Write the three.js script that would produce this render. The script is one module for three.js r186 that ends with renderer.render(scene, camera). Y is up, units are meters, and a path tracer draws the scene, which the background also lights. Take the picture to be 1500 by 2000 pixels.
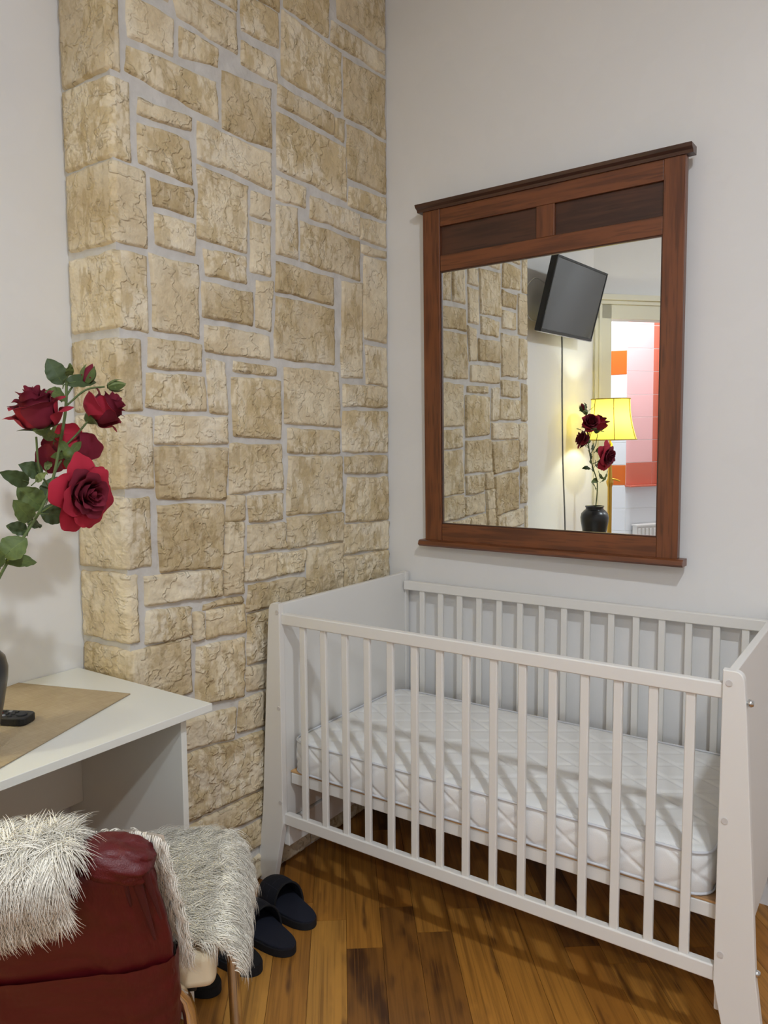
import * as THREE from 'three';
import { RoundedBoxGeometry } from 'three/addons/geometries/RoundedBoxGeometry.js';
import { mergeGeometries, mergeVertices } from 'three/addons/utils/BufferGeometryUtils.js';
import { RectAreaLightUniformsLib } from 'three/addons/lights/RectAreaLightUniformsLib.js';
import { ImprovedNoise } from 'three/addons/math/ImprovedNoise.js';

// ---------------------------------------------------------------- camera, light, exposure
const scene = new THREE.Scene();
const camera = new THREE.PerspectiveCamera(67.84, 0.75, 0.05, 60);
camera.position.set(1.6421, 1.35, 2.3906);
{
  const yaw = THREE.MathUtils.degToRad(34.76), pitch = THREE.MathUtils.degToRad(4.85), roll = THREE.MathUtils.degToRad(-0.37);
  const right = new THREE.Vector3(Math.cos(yaw), 0, -Math.sin(yaw));
  const fwd = new THREE.Vector3(-Math.sin(yaw) * Math.cos(pitch), -Math.sin(pitch), -Math.cos(yaw) * Math.cos(pitch));
  const up = new THREE.Vector3().crossVectors(right, fwd);
  camera.up.copy(up.multiplyScalar(Math.cos(roll)).addScaledVector(right, -Math.sin(roll)));
  camera.lookAt(camera.position.clone().add(fwd));
}
scene.background = new THREE.Color().setRGB(1.9, 2.0, 2.15);
const renderer = new THREE.WebGLRenderer({ antialias: true });
renderer.toneMapping = THREE.LinearToneMapping;
renderer.toneMappingExposure = 0.405;
renderer.shadowMap.enabled = true;
RectAreaLightUniformsLib.init();
const CEILING_LAMPS = [[2.0, 2.0, 1800, 3.6], [2.5, 4.2, 2300, 2.0]];   // x, z, radiance of the glass face, side light of the dome
const FLOOR_LAMP = [0.04, 2.2], FLOOR_LAMP_POWER = 1.5;       // the yellow-shaded standard lamp
const ALCOVE_POWER = 60;                                      // ceiling panel of the tiled room

// ---------------------------------------------------------------- helpers
let seed = 1234567;
const rnd = () => { seed = (seed * 1664525 + 1013904223) >>> 0; return seed / 4294967296; };
const rr = (a, b) => a + (b - a) * rnd();
const V = (x, y, z) => new THREE.Vector3(x, y, z);
const perlin = new ImprovedNoise();
const n3 = (x, y, z) => perlin.noise(x, y, z);
const fbm3 = (x, y, z, o = 4) => { let s = 0, a = 0.5; for (let i = 0; i < o; i++) { s += a * n3(x, y, z); x *= 2.03; y *= 2.03; z *= 2.03; a *= 0.5; } return s; };
const sstep = (a, b, x) => { const t = Math.min(1, Math.max(0, (x - a) / (b - a))); return t * t * (3 - 2 * t); };
const lerp = (a, b, t) => a + (b - a) * t;
const used = new Map();
function numbered(name) { const k = used.get(name) || 0; used.set(name, k + 1); return k ? name + '_' + String(k).padStart(3, '0') : name; }
function shadows(o) { o.traverse(m => { if (m.isMesh) { m.castShadow = true; m.receiveShadow = true; } }); return o; }
function mesh(name, geo, mat, parent) { const m = new THREE.Mesh(geo, mat); m.name = name; m.castShadow = m.receiveShadow = true; parent.add(m); return m; }
function thing(name, label, category, pos = [0, 0, 0], turn = 0, group) {
  const o = new THREE.Group(); o.name = numbered(name); o.position.set(...pos); o.rotation.y = turn;
  o.userData = { label, category }; if (group) o.userData.group = group; scene.add(o); return o;
}
function struct(name, geo, mat, label) {
  const m = geo ? mesh(name, geo, mat, scene) : new THREE.Group(); m.name = name; if (!geo) scene.add(m);
  m.userData = { kind: 'structure', label, category: name.split('_')[0] }; return m;
}
// uv in metres from the dominant axis of each normal
function boxUV(g, ox = 0, oy = 0, swap = false) {
  const p = g.attributes.position, n = g.attributes.normal, uv = new Float32Array(p.count * 2);
  for (let i = 0; i < p.count; i++) {
    const ax = Math.abs(n.getX(i)), ay = Math.abs(n.getY(i)), az = Math.abs(n.getZ(i));
    let u, v;
    if (ax >= ay && ax >= az) { u = p.getZ(i); v = p.getY(i); } else if (ay >= az) { u = p.getX(i); v = p.getZ(i); } else { u = p.getX(i); v = p.getY(i); }
    if (swap) [u, v] = [v, u];
    uv[2 * i] = u + ox; uv[2 * i + 1] = v + oy;
  }
  g.setAttribute('uv', new THREE.BufferAttribute(uv, 2)); return g;
}
function box(x0, x1, y0, y1, z0, z1, r = 0.0025, swap = false) {
  const w = x1 - x0, h = y1 - y0, d = z1 - z0, rad = Math.min(r, w / 2.2, h / 2.2, d / 2.2);
  const g = rad > 0 ? new RoundedBoxGeometry(w, h, d, 2, rad) : new THREE.BoxGeometry(w, h, d);
  g.translate((x0 + x1) / 2, (y0 + y1) / 2, (z0 + z1) / 2); return boxUV(g, rr(0, 1), rr(0, 1), swap);
}
function tube(pts, r, seg = 24, rad = 10, closed = false) {
  return new THREE.TubeGeometry(new THREE.CatmullRomCurve3(pts.map(p => p.isVector3 ? p : V(...p)), closed), seg, r, rad, closed);
}
function lathe(prof, seg = 48) { return new THREE.LatheGeometry(prof.map(p => new THREE.Vector2(p[0], p[1])), seg); }
// grid surface from fn(u,v) -> Vector3
function surf(nu, nv, fn, uvFn) {
  const pos = [], uv = [], idx = [];
  for (let j = 0; j <= nv; j++) for (let i = 0; i <= nu; i++) {
    const p = fn(i / nu, j / nv, i, j); pos.push(p.x, p.y, p.z);
    const t = uvFn ? uvFn(i / nu, j / nv) : [i / nu, j / nv]; uv.push(t[0], t[1]);
  }
  for (let j = 0; j < nv; j++) for (let i = 0; i < nu; i++) { const a = j * (nu + 1) + i, b = a + 1, c = a + nu + 1, d = c + 1; idx.push(a, b, d, a, d, c); }
  const g = new THREE.BufferGeometry();
  g.setAttribute('position', new THREE.Float32BufferAttribute(pos, 3)); g.setAttribute('uv', new THREE.Float32BufferAttribute(uv, 2)); g.setIndex(idx);
  g.computeVertexNormals(); return g;
}
function merge(list) { return mergeGeometries(list.map(g => { const h = g.index ? g.toNonIndexed() : g; for (const k of Object.keys(h.attributes)) if (!['position', 'normal', 'uv'].includes(k)) h.deleteAttribute(k); return h; })); }

// ---------------------------------------------------------------- textures (tileable)
function hash2(x, y, s) { let h = (x * 374761393 + y * 668265263 + s * 974711) | 0; h = Math.imul(h ^ (h >>> 13), 1274126177); h ^= h >>> 16; return (h >>> 0) / 4294967296; }
function vn(u, v, px, py, s) {           // periodic value noise, u,v in 0..1
  const x = u * px, y = v * py, xi = Math.floor(x), yi = Math.floor(y), fx = x - xi, fy = y - yi;
  const a = fx * fx * (3 - 2 * fx), b = fy * fy * (3 - 2 * fy), m = (i, p) => ((i % p) + p) % p;
  const h00 = hash2(m(xi, px), m(yi, py), s), h10 = hash2(m(xi + 1, px), m(yi, py), s), h01 = hash2(m(xi, px), m(yi + 1, py), s), h11 = hash2(m(xi + 1, px), m(yi + 1, py), s);
  return lerp(lerp(h00, h10, a), lerp(h01, h11, a), b);
}
function vfbm(u, v, px, py, o, s) { let t = 0, a = 0.5, n = 0; for (let i = 0; i < o; i++) { t += a * vn(u, v, px << i, py << i, s + i); n += a; a *= 0.55; } return t / n; }
function tex(w, h, fn, srgb, rep) {
  const d = new Uint8Array(w * h * 4);
  for (let y = 0; y < h; y++) for (let x = 0; x < w; x++) {
    const c = fn((x + 0.5) / w, (y + 0.5) / h), k = (y * w + x) * 4;
    if (typeof c === 'number') d[k] = d[k + 1] = d[k + 2] = Math.max(0, Math.min(255, c * 255)); else { d[k] = Math.max(0, Math.min(255, c[0])); d[k + 1] = Math.max(0, Math.min(255, c[1])); d[k + 2] = Math.max(0, Math.min(255, c[2])); }
    d[k + 3] = 255;
  }
  const t = new THREE.DataTexture(d, w, h, THREE.RGBAFormat); t.wrapS = t.wrapT = THREE.RepeatWrapping; t.magFilter = THREE.LinearFilter; t.minFilter = THREE.LinearMipmapLinearFilter; t.generateMipmaps = true;
  if (srgb) t.colorSpace = THREE.SRGBColorSpace; t.repeat.set(rep[0], rep[1]); t.needsUpdate = true; return t;
}
const mix3 = (a, b, t) => [lerp(a[0], b[0], t), lerp(a[1], b[1], t), lerp(a[2], b[2], t)];
const std = o => new THREE.MeshStandardMaterial({ side: THREE.DoubleSide, ...o });
const phys = o => new THREE.MeshPhysicalMaterial({ side: THREE.DoubleSide, ...o });

const plasterBump = tex(256, 256, (u, v) => vfbm(u, v, 6, 6, 5, 7), false, [1.4, 1.4]);
const plasterTone = c => tex(256, 256, (u, v) => { const t = (vfbm(u, v, 3, 3, 5, 31) - 0.5) * 9; return [c[0] + t, c[1] + t, c[2] + t]; }, true, [0.7, 0.7]);
const M = {};
M.wall = std({ map: plasterTone([232, 230, 228]), roughness: 0.92, bumpMap: plasterBump, bumpScale: 0.0012 });
M.ceiling = std({ color: 0xf0eeec, roughness: 0.95 });
M.mortar = std({ map: tex(256, 256, (u, v) => { const t = vfbm(u, v, 12, 12, 4, 3); return mix3([196, 192, 187], [226, 222, 217], t); }, true, [2, 2]), roughness: 0.95, bumpMap: tex(256, 256, (u, v) => vfbm(u, v, 16, 16, 4, 91), false, [2, 2]), bumpScale: 0.005 });
const stoneBump = tex(512, 512, (u, v) => { const a = 0.6 * vfbm(u, v, 11, 11, 6, 11) + 0.4 * vfbm(u, v, 40, 40, 3, 15), r = 1 - Math.abs(2 * vfbm(u + 0.1 * a, v, 9, 9, 4, 23) - 1); return 0.75 * a + 0.25 * (1 - sstep(0.88, 1, r)); }, false, [2, 2]);
M.stone = [0, 1, 2, 3].map(k => std({
  map: tex(512, 512, (u, v) => {
    const a = vfbm(u, v, 4, 4, 5, 40 + k * 17), b = vfbm(u, v, 18, 18, 5, 60 + k * 19), w = vfbm(u, v, 5, 5, 3, 80 + k), p = vfbm(u, v, 2, 2, 5, 120 + k * 7);
    const r = 1 - Math.abs(2 * vfbm(u + 0.16 * w, v + 0.12 * b, 7, 7, 5, 21 + k * 5) - 1);
    let c = mix3([234, 219, 190], [220, 201, 167], sstep(0.4, 0.7, a));
    c = mix3(c, [240, 229, 208], 0.6 * sstep(0.5, 0.7, vfbm(u, v, 3, 3, 4, 99 + k * 3)));
    c = mix3(c, [176, 152, 108], 0.4 * sstep(0.52, 0.66, vfbm(u, v, 26, 9, 4, 150 + k)) * sstep(0.42, 0.58, p));
    c = mix3(c, [190, 167, 124], 0.6 * sstep(0.5, 0.68, p) * sstep(0.4, 0.62, b + 0.4 * (a - 0.5)));
    c = mix3(c, [150, 126, 86], 0.32 * sstep(0.93, 0.995, r) * sstep(0.48, 0.62, p));
    const g = (b - 0.5) * 30 + [4, -3, 2, -6][k]; return [c[0] + g, c[1] + g, c[2] + g * 0.9];
  }, true, [2, 2]), roughness: 0.95, bumpMap: stoneBump, bumpScale: 0.011
}));
M.plank = [[176, 120, 50], [160, 105, 42], [190, 136, 62], [134, 88, 38]].map((c, k) => std({
  map: tex(256, 1024, (u, v) => {
    const g = vfbm(u, v, 24, 3, 4, 200 + k * 7), f = vfbm(u, v, 90, 5, 2, 300 + k), kn = vfbm(u, v, 3, 4, 4, 410 + k * 11), bl = vfbm(u, v, 4, 6, 4, 500 + k * 13);
    let o = mix3(c, [c[0] * 0.62, c[1] * 0.58, c[2] * 0.55], 0.5 * sstep(0.4, 0.8, g));
    o = mix3(o, [c[0] * 0.45, c[1] * 0.42, c[2] * 0.42], 0.25 * sstep(0.55, 0.9, f));
    o = mix3(o, [70, 42, 22], (k === 3 ? 0.95 : 0.65) * sstep(k === 3 ? 0.5 : 0.6, 0.74, kn) * sstep(0.4, 0.7, f + 0.25));
    return mix3(o, [c[0] * 1.12, c[1] * 1.12, c[2] * 1.1], 0.5 * sstep(0.5, 0.7, bl));
  }, true, [5, 1]), roughness: 0.42, bumpMap: null
}));
const mahog = (c, s) => tex(512, 256, (u, v) => { const g = vfbm(u, v, 3, 26, 4, s), f = vfbm(u, v, 8, 90, 2, s + 9), b = vfbm(u, v, 3, 3, 4, s + 20); let o = mix3(c, [c[0] * 0.66, c[1] * 0.6, c[2] * 0.58], 0.7 * sstep(0.35, 0.75, g)); o = mix3(o, [c[0] * 0.6, c[1] * 0.55, c[2] * 0.5], 0.5 * sstep(0.6, 0.8, f)); return mix3(o, [c[0] * 1.15, c[1] * 1.1, c[2] * 1.0], 0.5 * sstep(0.5, 0.75, b)); }, true, [1.5, 2.5]);
M.frameWood = phys({ map: mahog([120, 68, 36], 700), roughness: 0.38, clearcoat: 0.25, clearcoatRoughness: 0.3 });
M.frameWoodV = M.frameWood.clone(); M.frameWoodV.map = M.frameWood.map.clone(); M.frameWoodV.map.rotation = Math.PI / 2; M.frameWoodV.map.needsUpdate = true;
M.framePanel = phys({ map: mahog([76, 45, 30], 740), roughness: 0.5, clearcoat: 0.15, clearcoatRoughness: 0.4 });
M.frameEdge = phys({ map: mahog([74, 44, 30], 760), roughness: 0.35, clearcoat: 0.3, clearcoatRoughness: 0.3 });
M.mirror = std({ color: 0xf2f4f2, metalness: 1, roughness: 0.0 });
M.whitePaint = std({ color: 0xe6e3de, roughness: 0.45, bumpMap: plasterBump, bumpScale: 0.0002 });
M.whiteLam = std({ color: 0xe4e3dc, roughness: 0.35 });
M.plywood = std({ map: mahog([206, 166, 118], 800), roughness: 0.7 });
M.steel = std({ color: 0xc9c9c9, metalness: 1, roughness: 0.22 });
M.chrome = std({ color: 0xe0ddd6, metalness: 1, roughness: 0.12 });
const weave = tex(128, 128, (u, v) => 0.5 + 0.25 * Math.sin(u * Math.PI * 64) * Math.sin(v * Math.PI * 64) + 0.2 * vfbm(u, v, 32, 32, 2, 5), false, [10, 10]);
M.mattress = std({ color: 0xe9e8e6, roughness: 0.95, bumpMap: weave, bumpScale: 0.0006 });
M.piping = std({ color: 0xd4d5da, roughness: 0.8 });
M.runner = std({ map: tex(256, 256, (u, v) => { const a = vfbm(u, v, 90, 6, 2, 31), b = vfbm(u, v, 6, 100, 2, 32), p = vfbm(u, v, 3, 3, 4, 33); return mix3([158, 138, 108], [190, 171, 140], 0.45 * a + 0.35 * b + 0.35 * p); }, true, [6, 6]), roughness: 0.9, bumpMap: weave, bumpScale: 0.0008 });
M.blackPlastic = std({ color: 0x17181a, roughness: 0.45 });
M.rubberKey = std({ color: 0x2c2d31, roughness: 0.7 });
M.redKey = std({ color: 0xa01c18, roughness: 0.6 });
M.greyKey = std({ color: 0x8b8c92, roughness: 0.6 });
M.screen = phys({ color: 0x08090b, roughness: 0.1, clearcoat: 0.35, clearcoatRoughness: 0.05 });
M.vase = phys({ color: 0x17181c, roughness: 0.32, clearcoat: 0.3, clearcoatRoughness: 0.25 });
M.stem = std({ color: 0x5f7042, roughness: 0.7 });
const leafMap = c => tex(128, 128, (u, v) => { const a = vfbm(u, v, 6, 6, 4, 51), vein = Math.exp(-Math.pow((u - 0.5) * 60, 2)) + 0.5 * Math.exp(-Math.pow(Math.sin((v * 7 + Math.abs(u - 0.5) * 5) * Math.PI) * 6, 2)); return mix3(mix3(c, [c[0] * 0.7, c[1] * 0.75, c[2] * 0.7], a), [c[0] * 1.3, c[1] * 1.25, c[2] * 1.2], 0.35 * vein); }, true, [1, 1]);
M.leaf = [[104, 122, 64], [74, 92, 52], [132, 146, 88]].map(c => phys({ map: leafMap(c), roughness: 0.6, transmission: 0.08, thickness: 0 }));
M.petal = [0x9e1730, 0x74102a, 0xb01c36].map(c => phys({ color: c, roughness: 0.85, sheen: 0.6, sheenRoughness: 0.5, sheenColor: new THREE.Color(0x9a1030) }));
M.satin = phys({ color: 0x55080f, roughness: 0.48, sheen: 0.25, sheenRoughness: 0.35, sheenColor: new THREE.Color(0x80081c), bumpMap: tex(128, 128, (u, v) => vfbm(u, v, 60, 10, 2, 71), false, [8, 8]), bumpScale: 0.0004 });
M.furSkin = std({ color: 0xece4d4, roughness: 0.95 });
M.fur = std({ color: 0xfffcf4, roughness: 0.75 });
M.leather = std({ color: 0xd8c7a8, roughness: 0.6 });
M.navy = std({ map: tex(128, 128, (u, v) => { const l = (Math.abs(((u * 3) % 1) - 0.5) > 0.478 || Math.abs(((v * 3) % 1) - 0.5) > 0.478) ? 1 : 0, a = vfbm(u, v, 30, 30, 2, 14); return mix3([10, 13, 26], [84, 88, 108], l * 0.5 * a + 0.12 * a); }, true, [8, 8]), roughness: 0.95 });
M.navySole = std({ color: 0x161a2a, roughness: 0.9, bumpMap: weave, bumpScale: 0.0006 });
M.blackFelt = std({ color: 0x121114, roughness: 0.95 });
M.soleRubber = std({ color: 0x0d0e14, roughness: 0.85 });
M.brass = std({ color: 0xd0a850, metalness: 1, roughness: 0.28 });
M.shade = phys({ color: 0xf0dc66, roughness: 1, transmission: 0.3, thickness: 0 });
M.shadeTrim = std({ color: 0xcbb056, roughness: 0.8 });
M.cable = std({ color: 0x6f716f, roughness: 0.7 });
M.whiteCable = std({ color: 0xcfcfca, roughness: 0.6 });
M.tileWhite = std({ color: 0xe6e9ec, roughness: 0.2 });
M.tileOrange = std({ color: 0xd4691e, roughness: 0.18 });
M.tilePink = std({ color: 0xf2bdbb, roughness: 0.2 });
M.tileSalmon = std({ color: 0xd0705a, roughness: 0.2 });
M.grout = std({ color: 0xeff0ee, roughness: 0.9 });
M.windowWood = std({ map: mahog([150, 78, 46], 860), roughness: 0.45 });
M.trim = std({ color: 0xdedac8, roughness: 0.5 });

// ---------------------------------------------------------------- the setting
const CEIL = 3.0, ZR = 1.189, XL = -0.195, WALL_H = CEIL;
const wallBack = struct('wall_back', boxUV(new THREE.BoxGeometry(4.55, WALL_H + 0.1, 0.15).translate(1.925, (WALL_H - 0.1) / 2, -0.075)), M.wall, 'plain white plaster wall behind the cot and mirror');
struct('wall_left', boxUV(new THREE.BoxGeometry(0.15, WALL_H + 0.1, 1.34).translate(XL - 0.075, (WALL_H - 0.1) / 2, ZR - 0.02 + 0.67)), M.wall, 'white plaster wall behind the desk and roses');
struct('wall_right', boxUV(new THREE.BoxGeometry(0.15, WALL_H + 0.1, 5.3).translate(4.275, (WALL_H - 0.1) / 2, 2.5)), M.wall, 'plain white wall at the far right of the room');
struct('wall_front', boxUV(new THREE.BoxGeometry(3.2, WALL_H + 0.1, 0.15).translate(2.75, (WALL_H - 0.1) / 2, 5.075)), M.wall, 'plain white wall behind the viewer');
struct('ceiling', new THREE.BoxGeometry(4.7, 0.12, 5.4).translate(1.95, CEIL + 0.06, 2.5), M.ceiling, 'plain white ceiling');
// hairline crack in the plaster, upper right
mesh('crack', tube([[1.21, 2.93, 0.0003], [1.24, 2.905, 0.0003], [1.262, 2.896, 0.0003], [1.30, 2.86, 0.0003], [1.335, 2.84, 0.0003], [1.38, 2.80, 0.0003], [1.42, 2.785, 0.0003]], 0.0005, 20, 4), std({ color: 0xb5aea8, roughness: 1 }), wallBack);

// floor: plank strips where the photograph shows them, a slab of the same boards beyond
const floor = struct('floor', boxUV(new THREE.BoxGeometry(4.7, 0.1, 5.4).translate(1.95, -0.061, 2.5)), M.plank[1], 'warm brown wood strip floor laid diagonally');
{
  const a = THREE.MathUtils.degToRad(38), d = [-Math.sin(a), -Math.cos(a)], w = [Math.cos(a), -Math.sin(a)], PW = 0.098, gap = 0.0005;
  const R0 = [0.0, 2.75, 0.0, 2.95];
  const clip = poly => {
    for (const [ax, lim, sg] of [[0, R0[0], 1], [0, R0[1], -1], [1, R0[2], 1], [1, R0[3], -1]]) {
      const out = [];
      for (let i = 0; i < poly.length; i++) {
        const p = poly[i], q = poly[(i + 1) % poly.length], ip = (p[ax] - lim) * sg >= 0, iq = (q[ax] - lim) * sg >= 0;
        if (ip) out.push(p);
        if (ip !== iq) { const t = (lim - p[ax]) / (q[ax] - p[ax]); out.push([p[0] + (q[0] - p[0]) * t, p[1] + (q[1] - p[1]) * t]); }
      }
      poly = out; if (!poly.length) break;
    }
    return poly;
  };
  for (let r = -28; r < 40; r++) {
    let s = -5 + rr(0, 0.9);
    while (s < 1) {
      const L = rr(0.45, 1.05), c0 = r * PW + 0.02, c1 = c0 + PW;
      const P = (u, v) => [w[0] * u + d[0] * v, w[1] * u + d[1] * v];
      const poly = clip([P(c0 + gap, s + gap), P(c1 - gap, s + gap), P(c1 - gap, s + L - gap), P(c0 + gap, s + L - gap)]);
      const ou = rr(0, 1), ov = rr(0, 1), k = [0, 0, 1, 1, 2, 0, 1, 3][Math.floor(rnd() * 8)];
      if (poly.length > 2) {
        let area = 0; for (let i = 0; i < poly.length; i++) { const p = poly[i], q = poly[(i + 1) % poly.length]; area += p[0] * q[1] - q[0] * p[1]; }
        if (Math.abs(area) > 0.004) {
          const sh = new THREE.Shape(poly.map(p => new THREE.Vector2(p[0], -p[1])));
          const g = new THREE.ExtrudeGeometry(sh, { depth: 0.0095, bevelEnabled: false });
          g.rotateX(-Math.PI / 2); g.translate(0, -0.0095 + rr(-0.0002, 0.0002), 0);
          const p = g.attributes.position, uv = new Float32Array(p.count * 2);
          for (let i = 0; i < p.count; i++) { const x = p.getX(i), z = p.getZ(i); uv[2 * i] = x * w[0] + z * w[1] + ou; uv[2 * i + 1] = x * d[0] + z * d[1] + ov; }
          g.setAttribute('uv', new THREE.BufferAttribute(uv, 2));
          mesh('plank', g, M.plank[k], floor);
        }
      }
      s += L;
    }
  }
}

// stone pier: mortar core, then every stone a piece of its own. Corners in mm (z from the room corner, y up)
const STONES = [
[1128,2464,986,2465,992,2373,1130,2365],[960,2458,831,2454,830,2409,970,2383],[990,2560,757,2583,754,2467,968,2482],
[736,2650,580,2654,581,2556,736,2544],[734,2517,595,2516,590,2452,739,2448],[813,2400,620,2427,618,2249,820,2246],
[1133,2342,839,2365,835,2257,1140,2277],[1104,2227,930,2234,935,2202,1109,2186],[1106,2167,941,2171,933,2062,1110,2070],
[910,2234,623,2236,628,2133,914,2138],[913,2119,728,2115,736,1922,920,1924],[707,2104,631,2108,631,2037,714,2034],
[716,2016,631,2021,635,1873,721,1872],[1067,2039,935,2048,936,1974,1068,1976],[1064,1958,936,1957,932,1876,1064,1876],
[1085,1847,924,1850,925,1653,1079,1659],[900,1902,740,1911,739,1834,895,1831],[907,1811,716,1811,717,1715,910,1717],
[696,1848,629,1857,637,1707,699,1713],[904,1693,647,1692,644,1618,904,1620],[1095,1635,920,1638,919,1561,1101,1563],
[1105,1544,912,1549,908,1454,1110,1455],[901,1599,832,1595,831,1445,891,1452],[797,1601,620,1598,620,1575,800,1573],
[805,1554,600,1560,602,1379,804,1385],[561,2675,271,2665,277,2476,569,2483],[583,2450,319,2452,317,2392,587,2389],
[308,2449,258,2456,262,2378,309,2390],[595,2367,254,2367,248,2191,595,2199],[254,2660,62,2677,65,2475,257,2470],[244,2448,62,2458,54,2278,238,2274],
[233,2245,55,2260,52,2183,240,2180],[319,2750,61,2764,62,2694,325,2686],[551,2797,336,2822,339,2690,552,2691],[288,2924,53,2952,61,2782,291,2775],
[597,2183,466,2178,470,2116,604,2109],[438,2164,178,2162,176,2089,445,2092],[169,2157,53,2167,54,2083,170,2084],[600,2093,505,2103,508,1949,608,1948],
[488,2069,179,2071,178,1937,496,1943],[164,2064,57,2068,57,2046,164,2037],[152,2027,54,2037,61,1738,153,1739],[604,1921,326,1919,331,1830,614,1832],
[276,1919,163,1931,171,1597,290,1593],[609,1817,328,1817,329,1629,624,1629],[580,1603,310,1609,299,1420,582,1426],[144,1715,68,1719,69,1579,140,1580],
[276,1570,56,1573,64,1499,280,1494],[284,1476,54,1483,53,1331,286,1335],[570,1410,311,1407,304,1330,570,1336],[565,1324,295,1317,296,1135,577,1139],
[272,1319,49,1319,50,1254,276,1261],[258,1243,54,1237,62,1076,270,1090],[285,1080,62,1069,64,966,287,979],[287,966,60,954,62,818,290,817],
[817,1362,600,1362,597,1218,826,1222],[1078,1437,827,1441,827,1365,1087,1363],[1086,1354,828,1351,843,1204,1085,1218],
[1084,1200,851,1188,861,1005,1079,1024],[834,1212,764,1210,766,1136,841,1141],[751,1207,600,1205,602,1126,749,1129],
[843,1134,773,1131,786,916,856,925],[750,1116,588,1115,587,1033,756,1038],[578,1127,290,1122,292,1025,575,1031],[763,1025,633,1022,637,946,770,951],
[624,1017,495,1017,505,944,626,946],[482,1021,292,1014,295,836,486,847],[755,936,495,925,499,849,766,861],[1132,1016,863,995,870,926,1133,941],
[934,911,784,907,786,889,939,897],[1129,924,983,910,986,832,1136,838],[969,894,937,888,938,813,974,808],[924,889,774,880,776,801,930,810],
[965,791,781,781,787,603,971,630],[762,848,492,837,495,679,766,698],[769,686,496,667,497,584,773,615],[804,589,700,592,708,486,813,497],
[691,593,497,592,500,471,694,485],[1148,609,824,577,835,488,1151,527],[1152,506,704,468,707,294,1160,310],[692,471,500,460,504,286,697,293],
[1161,292,705,278,704,204,1163,226],[1164,205,707,187,721,106,1167,135],
];
const FILL_STONES = [
[147,118,4,118,4,3,147,3],[287,188,164,188,164,3,287,3],[477,148,304,148,304,3,477,3],[627,88,494,88,494,3,627,3],[767,78,644,78,644,3,767,3],
[957,98,784,98,784,3,957,3],[1087,108,974,108,974,3,1087,3],[1167,118,1104,118,1104,13,1167,13],[627,268,504,268,504,103,627,103],
[147,288,4,288,4,133,147,133],[697,188,644,188,644,133,697,133],[487,288,304,288,304,163,487,163],[287,378,164,378,164,203,287,203],
[117,378,4,378,4,303,117,303],[437,468,304,468,304,303,437,303],[227,568,4,568,4,393,227,393],[447,578,244,578,244,483,447,483],
[137,738,4,738,4,583,137,583],[227,768,154,768,154,583,227,583],[377,748,244,748,244,593,377,593],[487,668,394,668,394,593,487,593],
[477,828,394,828,394,683,477,683],[137,808,4,808,4,753,137,753],[377,808,244,808,244,763,377,763],[57,1658,4,1658,4,1583,57,1583],
[57,1728,4,1728,4,1673,57,1673],[1067,2628,1004,2628,1004,2503,1067,2503],[987,2718,854,2718,854,2583,987,2583],[837,2778,754,2778,754,2593,837,2593],
[1067,2768,1004,2768,1004,2643,1067,2643],[737,2818,574,2818,574,2663,737,2663],[987,2818,854,2818,854,2733,987,2733],
[1117,2878,1004,2878,1004,2783,1117,2783],[837,2968,754,2968,754,2793,837,2793],[557,2918,494,2918,494,2813,557,2813],
[477,2998,414,2998,414,2823,477,2823],[397,2938,304,2938,304,2833,397,2833],[727,3008,574,3008,574,2833,727,2833],
[987,2968,854,2968,854,2833,987,2833],[1117,2968,1004,2968,1004,2893,1117,2893],[557,3048,494,3048,494,2933,557,2933],
[287,3058,214,3058,214,2943,287,2943],[197,3108,124,3108,124,2953,197,2953],[397,3118,304,3118,304,2953,397,2953],[107,3078,4,3078,4,2963,107,2963],
[917,3088,744,3088,744,2983,917,2983],[1067,3098,934,3098,934,2993,1067,2993],[477,3148,414,3148,414,3013,477,3013],
[727,3108,574,3108,574,3023,727,3023],[557,3198,494,3198,494,3063,557,3063],[287,3198,214,3198,214,3073,287,3073],[107,3198,4,3198,4,3093,107,3093],
[917,3198,744,3198,744,3103,917,3103],[1087,3198,934,3198,934,3113,1087,3113],[197,3198,124,3198,124,3123,197,3123],
[727,3198,574,3198,574,3123,727,3123],[397,3198,304,3198,304,3133,397,3133],
];
const QUOINS = [[3195,3010,1100],[2998,2760,1130],[2748,2514,1085],[2502,2265,1155],[2255,2061,1131],[2054,1857,1089],[1841,1648,1095],[1630,1447,1121],[1437,1247,1093],[1228,1041,1110],[1029,847,1156],[832,664,987],[652,470,1180],[458,250,1180],[238,5,1180],];
const wallStone = struct('wall_stone', boxUV(new THREE.BoxGeometry(0.195 + 0.0055, WALL_H, ZR - 0.006).translate((0.0055 - 0.195) / 2, WALL_H / 2, (ZR - 0.006) / 2)), M.mortar, 'rough cream stone clad pier with pale mortar joints');
const relief = (a, b, s, rough) => {
  const w = fbm3(a * 9, b * 9, s, 3);
  const r1 = 1 - Math.abs(fbm3(a * 7 + w * 0.9, b * 13 + w, s + 5, 4)) * 2.6, r2 = 1 - Math.abs(fbm3(a * 26, b * 38, s + 9, 3)) * 2.4;
  return rough * (0.0050 * r1 + 0.0034 * r2 + 0.003 * w + 0.0022 * fbm3(a * 90, b * 90, s, 2));
};
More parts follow.
